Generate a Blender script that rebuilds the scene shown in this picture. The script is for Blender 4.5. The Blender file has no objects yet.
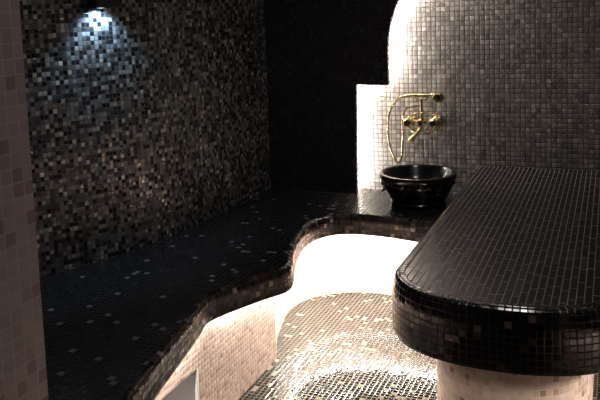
import bpy, bmesh, math, random
from mathutils import Vector, Matrix
random.seed(4)
S = bpy.context.scene
COL = S.collection
PI = math.pi

# ---------------------------------------------------------------- materials
def nodes_of(m):
    m.use_nodes = True
    nt = m.node_tree
    return nt, nt.nodes, nt.links, nt.nodes['Principled BSDF']

def mosaic(name, pitch, palette, grout, gap=0.10, rough=(0.12, 0.3), tilt=0.05,
           stagger=False, spec=0.5, metal=0.0, grout_rough=0.8, bump=0.25, seed=0.0):
    """glass mosaic: random colour, gloss and seating angle for every tessera, recessed grout"""
    m = bpy.data.materials.new(name)
    nt, N, L, P = nodes_of(m)
    def math_(op, a, b=None, c=None):
        n = N.new('ShaderNodeMath'); n.operation = op
        for i, v in enumerate((a, b, c)):
            if v is None: continue
            if isinstance(v, (int, float)): n.inputs[i].default_value = v
            else: L.new(v, n.inputs[i])
        return n.outputs[0]
    uv = N.new('ShaderNodeUVMap'); uv.uv_map = 'UVMap'
    sep = N.new('ShaderNodeSeparateXYZ'); L.new(uv.outputs[0], sep.inputs[0])
    u = math_('DIVIDE', sep.outputs[0], pitch[0])
    v = math_('DIVIDE', sep.outputs[1], pitch[1])
    iu = math_('FLOOR', u)
    if stagger:
        w = N.new('ShaderNodeTexWhiteNoise'); w.noise_dimensions = '1D'; L.new(iu, w.inputs['W'])
        v = math_('MULTIPLY_ADD', v, math_('MULTIPLY_ADD', w.outputs['Value'], .9, .6), math_('MULTIPLY', w.outputs['Value'], 37.0))
    iv = math_('FLOOR', v)
    fu = math_('FRACT', u); fv = math_('FRACT', v)
    comb = N.new('ShaderNodeCombineXYZ'); L.new(iu, comb.inputs[0]); L.new(iv, comb.inputs[1]); comb.inputs[2].default_value = seed
    wn = N.new('ShaderNodeTexWhiteNoise'); wn.noise_dimensions = '3D'; L.new(comb.outputs[0], wn.inputs['Vector'])
    comb2 = N.new('ShaderNodeCombineXYZ'); L.new(iu, comb2.inputs[0]); L.new(iv, comb2.inputs[1]); comb2.inputs[2].default_value = seed + 17.3
    wn2 = N.new('ShaderNodeTexWhiteNoise'); wn2.noise_dimensions = '3D'; L.new(comb2.outputs[0], wn2.inputs['Vector'])
    # distance to the tile border, in metres
    du = math_('MULTIPLY', math_('MINIMUM', fu, math_('SUBTRACT', 1.0, fu)), pitch[0])
    dv = math_('MULTIPLY', math_('MINIMUM', fv, math_('SUBTRACT', 1.0, fv)), pitch[1])
    d = math_('MINIMUM', du, dv)
    g = gap * min(pitch) * 0.5
    mr = N.new('ShaderNodeMapRange'); mr.interpolation_type = 'SMOOTHSTEP'
    L.new(d, mr.inputs['Value']); mr.inputs['From Min'].default_value = g * 0.75; mr.inputs['From Max'].default_value = g * 1.25
    mask = mr.outputs['Result']
    mr2 = N.new('ShaderNodeMapRange'); mr2.interpolation_type = 'SMOOTHSTEP'
    L.new(d, mr2.inputs['Value']); mr2.inputs['From Min'].default_value = g * 0.6; mr2.inputs['From Max'].default_value = g * 2.4
    ramp = N.new('ShaderNodeValToRGB'); ramp.color_ramp.interpolation = 'CONSTANT'
    el = ramp.color_ramp.elements
    while len(el) < len(palette): el.new(0.5)
    for e, (p, c) in zip(el, palette):
        e.position = p; e.color = (*c, 1)
    L.new(wn.outputs['Value'], ramp.inputs[0])
    mix = N.new('ShaderNodeMix'); mix.data_type = 'RGBA'
    L.new(mask, mix.inputs['Factor']); mix.inputs['A'].default_value = (*grout, 1); L.new(ramp.outputs[0], mix.inputs['B'])
    L.new(mix.outputs['Result'], P.inputs['Base Color'])
    rt = N.new('ShaderNodeMapRange'); L.new(wn2.outputs['Value'], rt.inputs['Value'])
    rt.inputs['To Min'].default_value, rt.inputs['To Max'].default_value = rough
    rm = N.new('ShaderNodeMix'); rm.data_type = 'FLOAT'
    L.new(mask, rm.inputs['Factor']); rm.inputs['A'].default_value = grout_rough; L.new(rt.outputs[0], rm.inputs['B'])
    L.new(rm.outputs['Result'], P.inputs['Roughness'])
    if metal:
        L.new(math_('MULTIPLY', mask, metal), P.inputs['Metallic'])
    P.inputs['Specular IOR Level'].default_value = spec
    # every tessera sits at its own slight angle
    geo = N.new('ShaderNodeNewGeometry')
    off = N.new('ShaderNodeVectorMath'); off.operation = 'SUBTRACT'; L.new(wn2.outputs['Color'], off.inputs[0]); off.inputs[1].default_value = (.5, .5, .5)
    sc = N.new('ShaderNodeVectorMath'); sc.operation = 'SCALE'; L.new(off.outputs[0], sc.inputs[0]); sc.inputs['Scale'].default_value = tilt * 2
    ad = N.new('ShaderNodeVectorMath'); ad.operation = 'ADD'; L.new(geo.outputs['Normal'], ad.inputs[0]); L.new(sc.outputs[0], ad.inputs[1])
    nm = N.new('ShaderNodeVectorMath'); nm.operation = 'NORMALIZE'; L.new(ad.outputs[0], nm.inputs[0])
    bp = N.new('ShaderNodeBump'); bp.inputs['Strength'].default_value = bump; bp.inputs['Distance'].default_value = 0.0015
    L.new(mr2.outputs['Result'], bp.inputs['Height']); L.new(nm.outputs[0], bp.inputs['Normal'])
    L.new(bp.outputs[0], P.inputs['Normal'])
    return m

def plain(name, col, rough=0.5, metal=0.0, spec=0.5, var=0.0, scale=20.0):
    m = bpy.data.materials.new(name)
    nt, N, L, P = nodes_of(m)
    P.inputs['Base Color'].default_value = (*col, 1)
    P.inputs['Roughness'].default_value = rough
    P.inputs['Metallic'].default_value = metal
    P.inputs['Specular IOR Level'].default_value = spec
    if var:
        tc = N.new('ShaderNodeTexCoord'); nz = N.new('ShaderNodeTexNoise'); nz.inputs['Scale'].default_value = scale
        L.new(tc.outputs['Object'], nz.inputs['Vector'])
        mr = N.new('ShaderNodeMapRange'); L.new(nz.outputs[0], mr.inputs['Value'])
        mr.inputs['To Min'].default_value = max(0.02, rough - var); mr.inputs['To Max'].default_value = rough + var
        L.new(mr.outputs[0], P.inputs['Roughness'])
    return m

def glow(name, col, power):
    m = bpy.data.materials.new(name)
    nt, N, L, P = nodes_of(m)
    P.inputs['Base Color'].default_value = (0.8, 0.8, 0.8, 1)
    P.inputs['Emission Color'].default_value = (*col, 1)
    P.inputs['Emission Strength'].default_value = power
    return m

WARM = (1.0, 0.92, 0.80)
M = {}
M['bench_top'] = mosaic('bench_black_mosaic', (.021, .021), [(0, (.006, .006, .008)), (.50, (.010, .010, .013)), (.955, (.04, .042, .05)), (.974, (.20, .20, .23))],
                        (.016, .016, .018), gap=.13, rough=(.06, .15), tilt=.02, seed=1)
M['bench_lip'] = mosaic('bench_edge_mosaic', (.021, .021), [(0, (.008, .008, .009)), (.40, (.014, .013, .013)), (.72, (.030, .025, .023)), (.90, (.066, .057, .052)), (.972, (.22, .18, .16))],
                        (.022, .020, .019), gap=.13, rough=(.14, .30), tilt=.07, spec=.16, seed=2)
M['riser'] = mosaic('riser_rose_mosaic', (.019, .019), [(0, (.58, .44, .40)), (.25, (.64, .50, .455)), (.5, (.54, .39, .35)), (.78, (.68, .55, .50)), (.93, (.42, .28, .22))],
                    (.62, .50, .42), gap=.14, rough=(.2, .4), tilt=.03, bump=.6, seed=3)
M['base'] = mosaic('slab_base_mosaic', (.0195, .0195), [(0, (.60, .45, .38)), (.3, (.66, .50, .43)), (.6, (.57, .42, .35)), (.86, (.68, .55, .50)), (.94, (.36, .23, .18))],
                   (.64, .52, .45), gap=.12, rough=(.2, .4), tilt=.02, seed=4)
M['slab_top'] = mosaic('slab_black_mosaic', (.0205, .10), [(0, (.008, .008, .010)), (.6, (.013, .012, .014)), (.96, (.04, .036, .036))],
                       (.14, .127, .11), gap=.12, rough=(.16, .26), tilt=.012, grout_rough=.5, spec=.38, stagger=True, seed=5)
M['slab_edge'] = mosaic('slab_edge_mosaic', (.0195, .0195), [(0, (.006, .006, .008)), (.6, (.011, .010, .012)), (.93, (.04, .036, .036)), (.975, (.22, .19, .18))],
                        (.008, .008, .008), gap=.10, rough=(.10, .22), tilt=.035, seed=6)
M['floor'] = mosaic('floor_mosaic', (.0195, .0195), [(0, (.004, .004, .004)), (.58, (.006, .0055, .005)), (.88, (.025, .022, .018)), (.94, (.17, .145, .11))],
                    (.078, .068, .054), gap=.19, rough=(.03, .07), tilt=.008, spec=.18, seed=7)
M['wall_left'] = mosaic('left_wall_mosaic', (.0170, .0175), [(0, (.012, .012, .014)), (.30, (.048, .050, .050)), (.48, (.096, .099, .096)), (.66, (.148, .152, .146)), (.84, (.22, .226, .215)), (.95, (.40, .41, .38))],
                        (.026, .025, .024), gap=.13, rough=(.08, .30), tilt=.15, spec=.8, seed=8)
M['wall_back'] = mosaic('back_wall_mosaic', (.0240, .0240), [(0, (.155, .137, .130)), (.22, (.19, .168, .160)), (.45, (.172, .152, .144)), (.65, (.225, .20, .19)), (.82, (.125, .108, .102)), (.95, (.27, .245, .232))],
                        (.038, .033, .031), gap=.17, rough=(.2, .4), tilt=.06, bump=.8, seed=9)
M['panel'] = mosaic('panel_black_mosaic', (.0225, .0225), [(0, (.020, .020, .029)), (.7, (.027, .027, .038)), (.94, (.04, .04, .055))],
                    (.026, .026, .036), gap=.12, rough=(.15, .3), tilt=.03, seed=10)
M['pillar'] = mosaic('pillar_rose_mosaic', (.031, .031), [(0, (.38, .315, .315)), (.4, (.41, .34, .34)), (.68, (.35, .285, .285)), (.88, (.27, .20, .205))],
                     (.48, .41, .41), gap=.11, rough=(.3, .5), tilt=.02, seed=11)
M['underside'] = plain('matte_black_underside', (.006, .006, .006), 1.0, spec=0.0)
M['plaster'] = plain('ceiling_plaster', (.45, .41, .38), .9, var=.05)
M['brass'] = plain('polished_brass', (.80, .65, .32), .24, 1.0, var=.06)
M['dark_cap'] = plain('dark_knob_face', (.03, .022, .016), .3)
M['marble'] = plain('black_polished_marble', (.006, .006, .008), .20, var=.05)
M['steel'] = plain('grey_painted_metal', (.34, .34, .36), .5, .0, var=.08)
M['white_trim'] = plain('white_metal_trim', (.8, .78, .75), .4)
M['lamp_black'] = plain('black_lamp_metal', (.012, .012, .014), .35, var=.05)
M['led_bench'] = glow('warm_light_strip', WARM, 190)
M['led_bay'] = glow('bright_light_strip', WARM, 1080)
M['led_fill'] = glow('fill_light_strip', WARM, 310)  # strip of the added, unseen right bench; fill light only
M['led_wall'] = glow('warm_wall_light_strip', WARM, 620)
M['lens'] = glow('cool_lamp_lens', (.72, .86, 1.0), 12)

# ---------------------------------------------------------------- helpers
def link(name, me, mat, parent=None, smooth=None):
    me.materials.append(mat)
    o = bpy.data.objects.new(name, me); COL.objects.link(o)
    if parent: 
        o.parent = parent
        o.location = -Vector(parent.location) if False else (0, 0, 0)
        o.matrix_parent_inverse = Matrix.Translation(parent.location).inverted()
    if smooth is not None:
        for p in me.polygons: p.use_smooth = True
        me.set_sharp_from_angle(angle=math.radians(smooth))
    return o

def thing(name, label, cat, loc, group=None):
    o = bpy.data.objects.new(name, None); COL.objects.link(o); o.location = loc; o.empty_display_size = .1
    o['label'] = label; o['category'] = cat
    if group: o['group'] = group
    return o

def box_uv(bm):
    uv = bm.loops.layers.uv.get('UVMap') or bm.loops.layers.uv.new('UVMap')
    for f in bm.faces:
        n = f.normal
        ax = max(range(3), key=lambda i: abs(n[i]))
        for l in f.loops:
            c = l.vert.co
            l[uv].uv = (c.y, c.z) if ax == 0 else ((c.x, c.z) if ax == 1 else (c.x, c.y))

def to_mesh(bm, name, uv=True):
    bm.normal_update()
    if uv: box_uv(bm)
    me = bpy.data.meshes.new(name); bm.to_mesh(me); bm.free()
    return me

def add_box(bm, lo, hi):
    vs = [bm.verts.new((x, y, z)) for z in (lo[2], hi[2]) for y in (lo[1], hi[1]) for x in (lo[0], hi[0])]
    for q in ((0, 2, 3, 1), (4, 5, 7, 6), (0, 1, 5, 4), (2, 6, 7, 3), (0, 4, 6, 2), (1, 3, 7, 5)):
        bm.faces.new([vs[i] for i in q])
    return vs

def box(name, lo, hi, mat, parent=None, bevel=0):
    bm = bmesh.new(); add_box(bm, lo, hi)
    if bevel: bmesh.ops.bevel(bm, geom=bm.edges[:], offset=bevel, segments=2, affect='EDGES', clamp_overlap=True)
    return link(name, to_mesh(bm, name), mat, parent)

def struct(o, kind='structure'):
    o['kind'] = kind; return o

def smooth_path(pts, n=6, closed=False):
    """Catmull-Rom through the points"""
    P = [Vector((*p, 0)) if len(p) == 2 else Vector(p) for p in pts]
    out = []
    m = len(P)
    for i in range(m if closed else m - 1):
        if closed: a, b, c, d = P[(i - 1) % m], P[i], P[(i + 1) % m], P[(i + 2) % m]
        else: a, b, c, d = P[max(i - 1, 0)], P[i], P[i + 1], P[min(i + 2, m - 1)]
        for k in range(n):
            t = k / n
            out.append(.5 * ((2 * b) + (c - a) * t + (2 * a - 5 * b + 4 * c - d) * t * t + (3 * b - a - 3 * c + d) * t ** 3))
    if not closed: out.append(P[-1])
    return out

def path_normals(path, closed=False):
    """unit normals to the left of the direction of travel (xy)"""
    n = len(path); out = []
    for i in range(n):
        if closed: a, b = path[i - 1], path[(i + 1) % n]
        else: a, b = path[max(i - 1, 0)], path[min(i + 1, n - 1)]
        t = (b - a); t.z = 0; t.normalize()
        out.append(Vector((-t.y, t.x, 0)))
    return out

def arc_lengths(path):
    L = [0.0]
    for a, b in zip(path, path[1:]): L.append(L[-1] + (b - a).length)
    return L

def sweep(bm, path, prof, closed=False, loop_profile=False, u0=0.0):
    """prof: list of (out, z); side faces get uv = (length along path, length along profile)"""
    uv = bm.loops.layers.uv.get('UVMap') or bm.loops.layers.uv.new('UVMap')
    nrm = path_normals(path, closed)
    L = arc_lengths(path)
    if closed: L.append(L[-1] + (path[0] - path[-1]).length)
    pr = list(prof) + ([prof[0]] if loop_profile else [])
    K = [0.0]
    for a, b in zip(pr, pr[1:]): K.append(K[-1] + math.hypot(b[0] - a[0], b[1] - a[1]))
    rows = [[bm.verts.new((p.x + n.x * o, p.y + n.y * o, z)) for o, z in prof] for p, n in zip(path, nrm)]
    m = len(path); k = len(prof)
    for i in range(m if closed else m - 1):
        r0, r1 = rows[i], rows[(i + 1) % m]
        for j in range(k if loop_profile else k - 1):
            f = bm.faces.new((r0[j], r0[(j + 1) % k], r1[(j + 1) % k], r1[j]))
            for l, w in zip(f.loops, ((L[i], K[j]), (L[i], K[j + 1]), (L[i + 1], K[j + 1]), (L[i + 1], K[j]))):
                l[uv].uv = (w[0] + u0, w[1])
    if loop_profile and not closed:
        bm.faces.new(rows[0]); bm.faces.new(rows[-1][::-1])
    return rows

def prism(bm, outline, z0, z1):
    """vertical prism with uv: sides (arc length, z), caps (x, y)"""
    uv = bm.loops.layers.uv.get('UVMap') or bm.loops.layers.uv.new('UVMap')
    n = len(outline)
    lo = [bm.verts.new((p.x, p.y, z0)) for p in outline]
    hi = [bm.verts.new((p.x, p.y, z1)) for p in outline]
    s = 0.0
    for i in range(n):
        j = (i + 1) % n
        d = (outline[j] - outline[i]).length
        f = bm.faces.new((lo[i], lo[j], hi[j], hi[i]))
        for l, w in zip(f.loops, ((s, z0), (s + d, z0), (s + d, z1), (s, z1))): l[uv].uv = w
        s += d
    for vs in (lo[::-1], hi):
        f = bm.faces.new(vs)
        for l in f.loops: l[uv].uv = (l.vert.co.x, l.vert.co.y)

def finish(bm, name, mat, parent=None, smooth=None):
    bmesh.ops.recalc_face_normals(bm, faces=bm.faces[:])
    me = bpy.data.meshes.new(name); bm.to_mesh(me); bm.free()
    return link(name, me, mat, parent, smooth)

def lathe(bm, prof, center, axis='Z', seg=40, mat=None):
    """prof: list of (r, h) around an axis"""
    c = Vector(center)
    def P(r, h, a):
        x, y = r * math.cos(a), r * math.sin(a)
        if mat is not None: return c + mat @ Vector((x, y, h))
        return c + (Vector((x, y, h)) if axis == 'Z' else Vector((x, h, y)))
    rings = []
    for r, h in prof:
        if r < 1e-6: rings.append([bm.verts.new(P(0, h, 0))])
        else: rings.append([bm.verts.new(P(r, h, 2 * PI * i / seg)) for i in range(seg)])
    for a, b in zip(rings, rings[1:]):
        for i in range(seg):
            j = (i + 1) % seg
            if len(a) == 1 and len(b) == 1: continue
            if len(a) == 1: bm.faces.new((a[0], b[j], b[i]))
            elif len(b) == 1: bm.faces.new((a[i], a[j], b[0]))
            else: bm.faces.new((a[i], a[j], b[j], b[i]))
    return rings

def tube(bm, pts, r, seg=12, caps=True):
    """round tube along 3-D points; r is a number or a list"""
    pts = [Vector(p) for p in pts]; n = len(pts)
    R = r if isinstance(r, (list, tuple)) else [r] * n
    t0 = (pts[1] - pts[0]).normalized()
    ref = Vector((0, 0, 1)) if abs(t0.z) < .9 else Vector((0, 1, 0))
    s = t0.cross(ref).normalized()
    rings = []
    for i in range(n):
        t = (pts[min(i + 1, n - 1)] - pts[max(i - 1, 0)]).normalized()
        s = (s - t * s.dot(t)).normalized(); b = t.cross(s)
        rings.append([bm.verts.new(pts[i] + (s * math.cos(2 * PI * k / seg) + b * math.sin(2 * PI * k / seg)) * R[i]) for k in range(seg)])
    for a, b in zip(rings, rings[1:]):
        for k in range(seg): bm.faces.new((a[k], a[(k + 1) % seg], b[(k + 1) % seg], b[k]))
    if caps: bm.faces.new(rings[0][::-1]); bm.faces.new(rings[-1])

# ---------------------------------------------------------------- the room
WALL_L = smooth_path([(-1.70, 3.80), (-1.71, 3.40), (-1.73, 3.0), (-1.74, 2.75), (-1.80, 2.5), (-1.90, 2.25), (-2.05, 1.95), (-2.25, 1.60), (-2.45, 1.21)], 6)
ZC = 2.40
PILLAR_X, PILLAR_Y = -1.10, 1.21
struct(box('floor', (-2.7, -1.4, -.10), (1.0, 3.95, 0), M['floor']))
struct(box('ceiling', (-2.7, -1.4, ZC), (1.0, 3.95, ZC + .10), M['plaster']))
struct(box('wall_back', (-2.7, 3.80, 0), (1.0, 3.95, ZC), M['wall_back']))
struct(box('wall_right', (.90, -1.3, 0), (1.0, 3.80, ZC), M['wall_back']))
struct(box('wall_rear', (-1.10, -1.4, 0), (1.0, -1.3, ZC), M['wall_back']))
bm = bmesh.new()
prism(bm, WALL_L + [Vector((-2.7, 1.21, 0)), Vector((-2.7, 3.80, 0))], 0, ZC)
struct(finish(bm, 'wall_left', M['wall_left'], smooth=30))
bm = bmesh.new()
prism(bm, [Vector(p) for p in ((-2.7, -1.4, 0), (PILLAR_X, -1.4, 0), (PILLAR_X, PILLAR_Y, 0), (-2.7, PILLAR_Y, 0))], 0, ZC)
struct(finish(bm, 'wall_near', M['pillar']))

# ---------------------------------------------------------------- black panel with the arched cut-out, in front of the back wall
panel = thing('arched_panel', 'black mosaic wall panel with a stepped, arched edge glowing from behind', 'wall panel', (-1.4, 3.68, .47))
YP0, YP1 = 3.66, 3.69
ACX, ACZ, AR = -.455, 1.20, .576
arch = [Vector((ACX - AR * math.cos(a), 0, ACZ + AR * math.sin(a))) for a in [PI * i / 48 for i in range(49)]]
outline = [Vector((-1.695, 0, .472)), Vector((-1.212, 0, .472)), Vector((-1.199, 0, 1.037)), Vector((ACX - AR, 0, 1.037))] + arch + \
          [Vector((ACX + AR, 0, .002)), Vector((.895, 0, .002)), Vector((.895, 0, ZC - .002)), Vector((-1.695, 0, ZC - .002))]
bm = bmesh.new()
fr = [bm.verts.new((p.x, YP0, p.z)) for p in outline]; bk = [bm.verts.new((p.x, YP1, p.z)) for p in outline]
bm.faces.new(fr); bm.faces.new(bk[::-1])
for i in range(len(outline)):
    j = (i + 1) % len(outline); bm.faces.new((fr[i], bk[i], bk[j], fr[j]))
bmesh.ops.recalc_face_normals(bm, faces=bm.faces[:])
link('panel', to_mesh(bm, 'panel'), M['panel'], panel)
def ribbon(bm, pts, w, y0, y1):
    """flat bar along a line in the panel's plane, w wide, from depth y0 to y1"""
    for a, b in zip(pts, pts[1:]):
        d = (b - a).normalized(); n = Vector((0, 1, 0)).cross(d) * w * .5
        q = [a + n, b + n, b - n, a - n]
        f0 = [bm.verts.new((v.x, y0, v.z)) for v in q]; f1 = [bm.verts.new((v.x, y1, v.z)) for v in q]
        bm.faces.new(f0); bm.faces.new(f1[::-1])
        for i in range(4): bm.faces.new((f0[i], f1[i], f1[(i + 1) % 4], f0[(i + 1) % 4]))
INS = .052
edge = ([Vector((-1.212 - INS, 0, .475)), Vector((-1.199 - INS, 0, 1.037 + INS)), Vector((ACX - AR - INS, 0, 1.037 + INS))] +
        [Vector((ACX - (AR + INS) * math.cos(a), 0, ACZ + (AR + INS) * math.sin(a))) for a in [PI * i / 48 for i in range(0, 22)]])
for nm, mat, w_, ya, yb in (('light_channel', 'lamp_black', .020, YP1, 3.752), ('light_strip', 'led_wall', .010, 3.752, 3.757)):
    bm = bmesh.new(); ribbon(bm, edge, w_, ya, yb)
    bmesh.ops.recalc_face_normals(bm, faces=bm.faces[:])
    link(nm, to_mesh(bm, nm), M[mat], panel)

# ---------------------------------------------------------------- the bench
def under(o, z):
    """the untiled matte underside: bottom faces, and for the lip its hidden back"""
    o.data.materials.append(M['underside'])
    for p in o.data.polygons:
        n = len(p.vertices)
        if z is not None and p.normal.z < -.5: p.material_index = 1
        if z is None and n == 4 and (p.index % 10) in (6, 7, 8, 9): p.material_index = 1
    return o
bench = thing('tiled_bench', 'black mosaic bench with a wavy front edge, lit from under its lip', 'bench', (-1.4, 2.8, 0))
ZB, ZU, ZI = .47, .375, .390   # seat, bottom of the nose, hidden underside behind it
crease = smooth_path([(-.63, 3.235), (-.783, 3.25), (-.881, 3.275), (-.98, 3.29), (-1.077, 3.295), (-1.167, 3.27), (-1.225, 3.215), (-1.258, 3.12),
                      (-1.26, 3.004), (-1.232, 2.857), (-1.184, 2.70), (-1.135, 2.57), (-1.128, 2.50), (-1.164, 2.43), (-1.224, 2.30), (-1.268, 2.165),
                      (-1.252, 2.08), (-1.222, 1.953), (-1.167, 1.697), (-1.125, 1.508), (-1.095, 1.36), (-1.090, 1.215)], 5)
inner_l = [p + Vector((.004, 0, 0)) for p in WALL_L if p.y < 3.797]
back = [Vector((-2.44, 1.215, 0))] + inner_l[::-1][1:] + [Vector((-1.70, 3.795, 0)), Vector((-.63, 3.795, 0))]
bm = bmesh.new()
prism(bm, crease + back, ZI, ZB)
under(finish(bm, 'seat', M['bench_top'], bench), ZI + .001)
bm = bmesh.new()
sweep(bm, crease, [(-.002, ZB + .001), (.010, ZB - .004), (.018, ZB - .012), (.022, ZB - .024), (.022, ZU + .012), (.018, ZU + .003), (.012, ZU), (.010, ZU + .004), (.010, ZI), (-.002, ZI + .001)], loop_profile=True)
under(finish(bm, 'front_lip', M['bench_lip'], bench, smooth=50), None)
r_curve = smooth_path([(-.50, 3.535), (-.75, 3.535), (-.90, 3.535), (-1.037, 3.54), (-1.15, 3.53), (-1.257, 3.487), (-1.35, 3.41), (-1.40, 3.304), (-1.41, 3.18), (-1.378, 3.034), (-1.335, 2.88), (-1.262, 2.71)], 4)
RX = -1.262
NY0, NY1, NZ, ND = 1.50, 2.092, .247, .05
V = Vector
rb = [V((-2.43, 1.218, 0))] + [p + V((.006, 0, 0)) for p in WALL_L if 1.25 < p.y < 3.78][::-1] + [V((-1.69, 3.79, 0)), V((-.50, 3.79, 0))]
bm = bmesh.new()
prism(bm, r_curve + [V((RX, NY1, 0)), V((RX - ND, NY1, 0)), V((RX - ND, NY0, 0)), V((RX, NY0, 0)), V((RX, 1.218, 0))] + rb, 0, NZ)
prism(bm, r_curve + [V((RX, NY1, 0)), V((RX, NY0, 0)), V((RX, 1.218, 0))] + rb, NZ, ZI - .001)
finish(bm, 'riser', M['riser'], bench)
hatch = box('access_panel', (RX - ND + .001, NY0 + .002, .004), (RX - .012, NY1 - .010, NZ - .002), M['steel'], bench)
hatch['label'] = 'smooth grey access panel set into the riser'
box('panel_trim', (RX - ND + .001, NY1 - .009, .004), (RX + .001, NY1 - .001, NZ - .002), M['white_trim'], hatch)
# light strip tucked under the lip, between riser and nose
riser_full = r_curve + [V((RX, 2.71 - i * .05, 0)) for i in range(1, 30)]
def near_riser(p): return min(riser_full, key=lambda q: (q - p).length)
strip = []
cn = path_normals(crease)
for p, n in zip(crease, cn):
    nose = p + n * .010
    q = near_riser(p)
    g_ = (nose - q).length
    strip.append(q + (nose - q) * min(.5, .022 / max(g_, .001)))
strip = [p for p in strip if p.y > 1.24]
k = next(i for i, p in enumerate(strip) if p.y < 2.62)
for pts, mat, ZX in ((strip[:k + 1], 'led_bay', ZI), (strip[k + 1:], 'led_bench', ZI - .004)):
    bm = bmesh.new()
    sweep(bm, pts, [(-.003, ZX - .003), (.003, ZX - .003), (.003, ZX - .008), (-.003, ZX - .008)], loop_profile=True)
    finish(bm, 'light_strip', M[mat], bench)

# ---------------------------------------------------------------- the massage slab
slab = thing('massage_slab', 'black mosaic massage slab with rounded end on a rose tiled base', 'massage table', (-.28, 2.8, 0))
def slab_outline(cx, a, yc, b, yback, n=40):
    """left back corner, down the left side, round the front, up the right side"""
    pts = [V((cx - a, yback, 0)), V((cx - a, yback - .3, 0)), V((cx - a, (yback + yc) / 2, 0)), V((cx - a, yc + .2, 0))]
    for i in range(n + 1):
        t = PI * i / n
        c, s = math.cos(t), math.sin(t); e = .88
        pts.append(V((cx - a * math.copysign(abs(c) ** e, c), yc - b * abs(s) ** e, 0)))
    pts += [V((cx + a, yc + .2, 0)), V((cx + a, (yback + yc) / 2, 0)), V((cx + a, yback - .3, 0)), V((cx + a, yback, 0))]
    return pts
so = slab_outline(-.277, .322, 2.225, .25, 3.795)
ZS, ZN = .62, .44
bm = bmesh.new(); prism(bm, so, ZN, ZS); finish(bm, 'slab_top', M['slab_top'], slab)
bm = bmesh.new()
sweep(bm, so[::-1], [(-.022, ZS + .0015), (-.007, ZS + .0012), (.007, ZS - .0071), (.012, ZS - .024), (.016, ZS - .045), (.018, ZS - .064), (.018, ZN + .02), (.012, ZN + .004), (.0, ZN - .001), (-.022, ZN - .001)][::1], loop_profile=True)
finish(bm, 'slab_edge', M['slab_edge'], slab, smooth=11)
bm = bmesh.new(); prism(bm, slab_outline(-.28, .228, 2.34, .24, 3.79), 0, ZN - .0005); finish(bm, 'slab_base', M['base'], slab, smooth=40)

# ---------------------------------------------------------------- basin
BX, BY = -.860, 3.545
basin = thing('wash_basin', 'round black polished stone wash basin standing on the bench below the brass tap', 'basin', (BX, BY, ZB))
bm = bmesh.new()
lathe(bm, [(0, 0), (.128, 0), (.134, .006), (.136, .020), (.130, .028), (.138, .036), (.150, .060), (.163, .085), (.170, .104), (.166, .110), (.168, .116), (.178, .122),
           (.184, .134), (.186, .148), (.183, .157), (.176, .160), (.166, .158), (.158, .145), (.146, .110), (.118, .068), (.07, .044), (.02, .036), (0, .036)], (BX, BY, ZB + .0005), seg=56)
bmesh.ops.recalc_face_normals(bm, faces=bm.faces[:])
link('bowl', to_mesh(bm, 'bowl'), M['marble'], basin, 35)
for ang in (200, 320, 80):
    a = math.radians(ang); c = V((BX + .152 * math.cos(a), BY + .152 * math.sin(a), ZB + .088))
    out = V((math.cos(a), math.sin(a), 0)); side = V((-out.y, out.x, 0))
    bm = bmesh.new()   # carved lug: a fat drop with a ring
    pts = [c + out * .012 + side * (.017 * math.sin(t)) + V((0, 0, .016 * math.cos(t))) + out * (.008 * math.cos(2 * t)) for t in [2 * PI * i / 20 for i in range(21)]]
    tube(bm, pts, .006, 10, caps=False)
    lathe(bm, [(0, -.012), (.012, -.008), (.016, 0), (.012, .010), (0, .014)], c + out * .004, seg=16, mat=Matrix((side, V((0, 0, 1)), out)).transposed())
    bmesh.ops.recalc_face_normals(bm, faces=bm.faces[:])
    link('lug', to_mesh(bm, 'lug'), M['marble'], basin, 50)
bm = bmesh.new()   # beading below the rim
for i in range(36):
    a = 2 * PI * i / 36
    lathe(bm, [(0, -.008), (.0055, -.0058), (.008, 0), (.0055, .0058), (0, .008)], (BX + .172 * math.cos(a), BY + .172 * math.sin(a), ZB + .112), seg=10)
bmesh.ops.recalc_face_normals(bm, faces=bm.faces[:])
link('beading', to_mesh(bm, 'beading'), M['marble'], basin, 60)
bm = bmesh.new()
lathe(bm, [(0, 0), (.018, 0), (.020, .003), (.014, .005), (0, .0045)], (BX, BY, ZB + .0362), seg=20)
link('drain', to_mesh(bm, 'drain'), M['brass'], basin, 40)

# ---------------------------------------------------------------- brass mixer tap
YW = 3.80
TX, TZ = -.882, .844
tap = thing('mixer_tap', 'brass two-handle mixer tap on the lit back wall above the basin', 'tap', (TX, YW - .06, TZ))
HXL, HXR = -.945, -.815
YT = YW - .062
bm = bmesh.new()
tube(bm, [(HXL, YT, TZ), (HXL + .03, YT, TZ), (TX, YT, TZ), (HXR - .03, YT, TZ), (HXR, YT, TZ)], [.011, .010, .014, .010, .011], 16)
for x in (HXL, HXR):
    tube(bm, [(x, YT, TZ), (x, YW - .012, TZ)], .011, 16)
    lathe(bm, [(0, 0), (.026, 0), (.026, .004), (.018, .010), (.011, .014), (0, .014)], (x, YW - .001, TZ), seg=24, mat=Matrix(((1, 0, 0), (0, 0, -1), (0, 1, 0))))
tube(bm, [(TX, YT, TZ), (TX, YT - .030, TZ)], .016, 18)
lathe(bm, [(.015, 0), (.017, .006), (.013, .012), (0, .013)], (TX, YT - .030, TZ), seg=18, mat=Matrix(((1, 0, 0), (0, 0, -1), (0, 1, 0))))
link('body', to_mesh(bm, 'body'), M['brass'], tap, 40)
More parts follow.
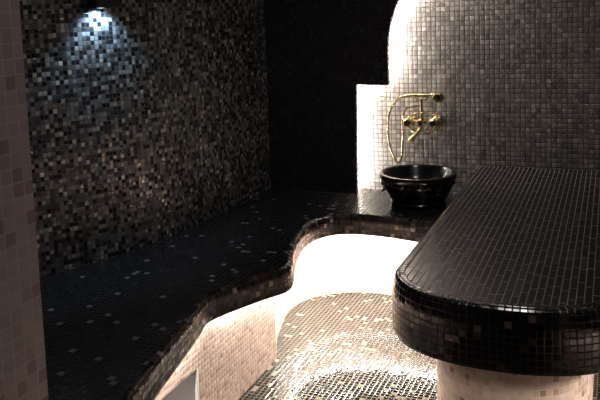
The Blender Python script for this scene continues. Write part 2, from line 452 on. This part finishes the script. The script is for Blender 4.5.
for x in (HXL, HXR):
    R_ = Matrix(((1, 0, 0), (0, 0, -1), (0, 1, 0)))
    bm = bmesh.new()
    lathe(bm, [(0, -.002), (.012, -.002), (.010, .010), (.012, .018), (.020, .024), (.0225, .032), (.0215, .042), (.017, .047), (0, .047)], (x, YT - .008, TZ), seg=24, mat=R_)
    h = link('handle', to_mesh(bm, 'handle'), M['brass'], tap, 40)
    bm = bmesh.new()
    lathe(bm, [(0, .0), (.0165, .0), (.0155, .004), (.008, .006), (0, .0065)], (x, YT - .0552, TZ), seg=24, mat=R_)
    c = link('handle_cap', to_mesh(bm, 'handle_cap'), M['dark_cap'], h, 40); c['label'] = 'dark round cap'
bm = bmesh.new()
lathe(bm, [(0, .0), (.0125, .0), (.0115, .004), (.006, .006), (0, .0065)], (TX, YT - .0425, TZ), seg=24, mat=Matrix(((1, 0, 0), (0, 0, -1), (0, 1, 0))))
c = link('centre_cap', to_mesh(bm, 'centre_cap'), M['dark_cap'], tap, 40); c['label'] = 'dark round cap'
bm = bmesh.new()
sp = smooth_path([(TX, YT - .02, TZ - .010), (TX - .004, YT - .030, TZ - .035), (TX - .018, YT - .055, TZ - .056), (TX - .030, YT - .085, TZ - .070), (TX - .034, YT - .098, TZ - .086)], 4)
tube(bm, sp, [.010 + .004 * (i / (len(sp) - 1)) for i in range(len(sp))], 16)
spout = link('spout', to_mesh(bm, 'spout'), M['brass'], tap, 40)
bm = bmesh.new()
tube(bm, [(TX, YT, TZ + .008), (TX, YT, TZ + .05), (TX, YT, TZ + .112)], [.0075, .0055, .0055], 14)
lathe(bm, [(0, 0), (.011, 0), (.012, .006), (.008, .012), (0, .012)], (TX, YT, TZ + .014), seg=18)
link('riser_pipe', to_mesh(bm, 'riser_pipe'), M['brass'], tap, 40)
bm = bmesh.new()   # swan-neck bow over the body
bw = smooth_path([(HXL - .022, YT + .002, TZ - .022), (HXL - .018, YT, TZ + .006), (HXL + .012, YT, TZ + .032), (TX, YT - .006, TZ + .045), (HXR - .01, YT, TZ + .036), (HXR + .022, YT, TZ + .010), (HXR + .022, YT, TZ - .022), (HXR + .010, YT, TZ - .036)], 5)
tube(bm, bw, .0042, 10)
link('bow', to_mesh(bm, 'bow'), M['brass'], tap, 60)
bm = bmesh.new()   # scroll brackets below
for sx, x in ((1, HXL), (-1, HXR)):
    tube(bm, smooth_path([(x - sx * .006, YT, TZ - .012), (x + sx * .006, YT - .004, TZ - .040), (TX - sx * .032, YT - .006, TZ - .058), (TX - sx * .012, YT - .012, TZ - .050)], 5), .004, 10)
link('scroll', to_mesh(bm, 'scroll'), M['brass'], tap, 60)
ZH = TZ + .118
bm = bmesh.new()   # cradle: crossbar with two upturned forks
tube(bm, smooth_path([(TX - .032, YT - .004, ZH + .012), (TX - .028, YT - .002, ZH - .004), (TX - .012, YT, ZH - .007), (TX + .012, YT, ZH - .007), (TX + .028, YT - .002, ZH - .004), (TX + .032, YT - .004, ZH + .012)], 4), .0045, 10)
link('cradle', to_mesh(bm, 'cradle'), M['brass'], tap, 60)

# ---------------------------------------------------------------- hand shower, lying in the tap's cradle
hs = thing('hand_shower', 'brass hand shower with looping hose, lying across the top of the mixer tap', 'hand shower', (TX, YT, ZH))
ZHS = ZH + .0065
bm = bmesh.new()
hp = smooth_path([(TX - .085, YT, ZHS + .004), (TX - .06, YT, ZHS + .008), (TX - .02, YT, ZHS + .010), (TX + .03, YT - .002, ZHS + .010), (TX + .065, YT - .008, ZHS + .014), (TX + .084, YT - .016, ZHS + .012)], 4)
tube(bm, hp, [.0060 + .0030 * math.sin(PI * min(1, i / 14)) for i in range(len(hp))], 14)
link('handle', to_mesh(bm, 'handle'), M['brass'], hs, 50)
dirn = V((.25, -.72, -.64)).normalized(); e1 = dirn.cross(V((0, 0, 1))).normalized(); e2 = dirn.cross(e1)
R_ = Matrix((e1, e2, dirn)).transposed()
hc = V((TX + .088, YT - .018, ZHS + .010))
bm = bmesh.new()
lathe(bm, [(0, -.016), (.011, -.015), (.016, -.004), (.027, .006), (.030, .014), (.028, .019), (.020, .020), (.019, .017), (0, .017)], hc, seg=24, mat=R_)
head = link('spray_head', to_mesh(bm, 'spray_head'), M['brass'], hs, 40)
bm = bmesh.new()
lathe(bm, [(0, .0172), (.0115, .0172), (.010, .020), (0, .0215)], hc, seg=24, mat=R_)
f = link('spray_face', to_mesh(bm, 'spray_face'), M['dark_cap'], head, 40); f['label'] = 'dark spray face'
bm = bmesh.new()
hose = smooth_path([(TX - .083, YT, ZHS + .004), (TX - .112, YT - .004, ZHS - .004), (TX - .145, YT - .012, ZHS - .040), (TX - .166, YT - .020, ZHS - .10), (TX - .170, YT - .024, ZHS - .16),
                    (TX - .164, YT - .024, ZHS - .235), (TX - .146, YT - .024, ZHS - .298), (TX - .122, YT - .022, ZHS - .332), (TX - .104, YT - .020, ZHS - .308), (TX - .095, YT - .020, ZHS - .235),
                    (TX - .094, YT - .020, ZHS - .16), (TX - .090, YT - .018, ZHS - .09), (TX - .070, YT - .012, ZHS - .055), (TX - .040, YT - .006, ZHS - .047), (TX - .014, YT - .002, ZHS - .044), (TX - .0065, YT, ZHS - .042)], 7)
tube(bm, hose, .0050, 10)
link('hose', to_mesh(bm, 'hose'), M['brass'], hs, 60)

# ---------------------------------------------------------------- wall lamp on the left wall
lp = V((-1.829, 2.423, 0)); tan = V((.37, .93, 0)).normalized(); nor = V((tan.y, -tan.x, 0))
lamp = thing('box_lamp', 'small black box lamp high on the left wall, throwing cool light downwards', 'lamp', (lp.x, lp.y, 1.45))
RL = Matrix((nor, tan, V((0, 0, 1)))).transposed()
def lbox(name, lo, hi, mat, parent, bevel=0.0):
    bm = bmesh.new(); add_box(bm, lo, hi)
    if bevel: bmesh.ops.bevel(bm, geom=bm.edges[:], offset=bevel, segments=2, affect='EDGES', clamp_overlap=True)
    for v in bm.verts: v.co = lp + RL @ v.co
    return link(name, to_mesh(bm, name), mat, parent)
ZL = 1.452
W2, DP = .050, .085
lbox('back_plate', (.012, -.045, ZL + .01), (.020, .045, ZL + .17), M['lamp_black'], lamp, .001)
hous = bmesh.new()   # hollow shade, open below
for lo, hi in (((.020, -W2, ZL), (.026, W2, ZL + .16)), ((DP - .004, -W2, ZL), (DP, W2, ZL + .16)), ((.026, -W2, ZL), (DP - .004, -W2 + .004, ZL + .16)),
               ((.026, W2 - .004, ZL), (DP - .004, W2, ZL + .16)), ((.026, -W2 + .004, ZL + .03), (DP - .004, W2 - .004, ZL + .16))):
    add_box(hous, lo, hi)
for v in hous.verts: v.co = lp + RL @ v.co
link('housing', to_mesh(hous, 'housing'), M['lamp_black'], lamp)
bm = bmesh.new()
lathe(bm, [(0, .0), (.020, .0), (.022, -.004), (.019, -.008), (0, -.010)], lp + RL @ V((.055, 0, ZL + .0295)), seg=24)
bmesh.ops.recalc_face_normals(bm, faces=bm.faces[:])
link('lens', to_mesh(bm, 'lens'), M['lens'], lamp, 40)
ld = bpy.data.lights.new('lamp_beam', 'SPOT'); ld.energy = 10; ld.color = (.48, .72, 1.0); ld.spot_size = math.radians(112); ld.spot_blend = .5; ld.shadow_soft_size = .02
lo = bpy.data.objects.new('lamp_beam', ld); COL.objects.link(lo); lo.location = lp + RL @ V((.034, 0, ZL + .003))
aim = (lp + RL @ V((-.21, 0, .9))) - lo.location
lo.rotation_euler = aim.to_track_quat('-Z', 'Y').to_euler()

# ---------------------------------------------------------------- lit bench added out of view on the right, fill for the slab base
side = thing('fill_bench', 'added unseen black mosaic bench on the right, its strip filling the slab base with light', 'bench', (.7, 2.3, 0))
SX = .52
sp_ = [V((SX, 1.0, 0)), V((SX, 2.0, 0)), V((SX, 3.0, 0)), V((SX, 3.64, 0))]
bm = bmesh.new(); prism(bm, sp_ + [V((.895, 3.64, 0)), V((.895, 1.0, 0))], ZI, ZB); finish(bm, 'seat', M['bench_top'], side)
bm = bmesh.new(); sweep(bm, sp_, [(-.002, ZB + .001), (.010, ZB - .004), (.018, ZB - .012), (.022, ZB - .024), (.022, ZU + .012), (.018, ZU + .003), (.010, ZU + .004), (.010, ZI), (-.002, ZI + .001)], loop_profile=True)
finish(bm, 'front_lip', M['bench_lip'], side, smooth=50)
bm = bmesh.new(); prism(bm, [V((SX + .10, 1.0, 0)), V((SX + .10, 3.64, 0)), V((.895, 3.64, 0)), V((.895, 1.0, 0))], 0, ZI - .001); finish(bm, 'riser', M['riser'], side)
bm = bmesh.new(); sweep(bm, [V((SX + .08, 1.02, 0)), V((SX + .08, 3.62, 0))], [(-.003, ZI - .003), (.003, ZI - .003), (.003, ZI - .008), (-.003, ZI - .008)], loop_profile=True)
finish(bm, 'light_strip', M['led_fill'], side)

# ---------------------------------------------------------------- round ceiling light, added out of view as general fill
cl = bpy.data.objects.new('ceiling_fill_light', None); COL.objects.link(cl); cl.location = (-.25, 2.20, ZC); struct(cl)
bm = bmesh.new(); lathe(bm, [(.15, 0), (.18, 0), (.18, -.03), (.17, -.035), (.152, -.035), (.15, -.028)], (-.25, 2.20, ZC - .0005), seg=40)
bmesh.ops.recalc_face_normals(bm, faces=bm.faces[:]); link('frame', to_mesh(bm, 'frame'), M['white_trim'], cl, 40)
bm = bmesh.new(); lathe(bm, [(0, -.002), (.149, -.002), (.149, -.026), (.10, -.034), (0, -.038)], (-.25, 2.20, ZC - .0005), seg=40)
bmesh.ops.recalc_face_normals(bm, faces=bm.faces[:]); link('diffuser', to_mesh(bm, 'diffuser'), glow('ceiling_fill_diffuser', (1, .91, .88), 30), cl, 40)

# ---------------------------------------------------------------- world, camera
w = bpy.data.worlds.new('World'); S.world = w; w.use_nodes = True
w.node_tree.nodes['Background'].inputs[0].default_value = (.02, .02, .025, 1)
F = 760.0
yaw, pitch, roll = math.radians(22.4), math.atan(82 / 760), math.radians(2.0)
fw = V((-math.sin(yaw) * math.cos(pitch), math.cos(yaw) * math.cos(pitch), -math.sin(pitch)))
r0 = V((math.cos(yaw), math.sin(yaw), 0)); u0 = r0.cross(fw)
rt = r0 * math.cos(roll) - u0 * math.sin(roll); up = u0 * math.cos(roll) + r0 * math.sin(roll)
cd = bpy.data.cameras.new('Camera'); cam = bpy.data.objects.new('Camera', cd); COL.objects.link(cam)
mw = Matrix((rt, up, -fw)).transposed().to_4x4(); mw.translation = V((0, 0, 1.40)); cam.matrix_world = mw
cd.sensor_width = 36; cd.sensor_fit = 'HORIZONTAL'; cd.lens = F / 600 * 36; cd.shift_x = 0; cd.shift_y = -103 / 600
cd.clip_start = .02
S.camera = cam
vs = S.view_settings; vs.view_transform = 'Standard'; vs.look = 'None'; vs.gamma = 1; vs.use_curve_mapping = False; vs.exposure = 0.0
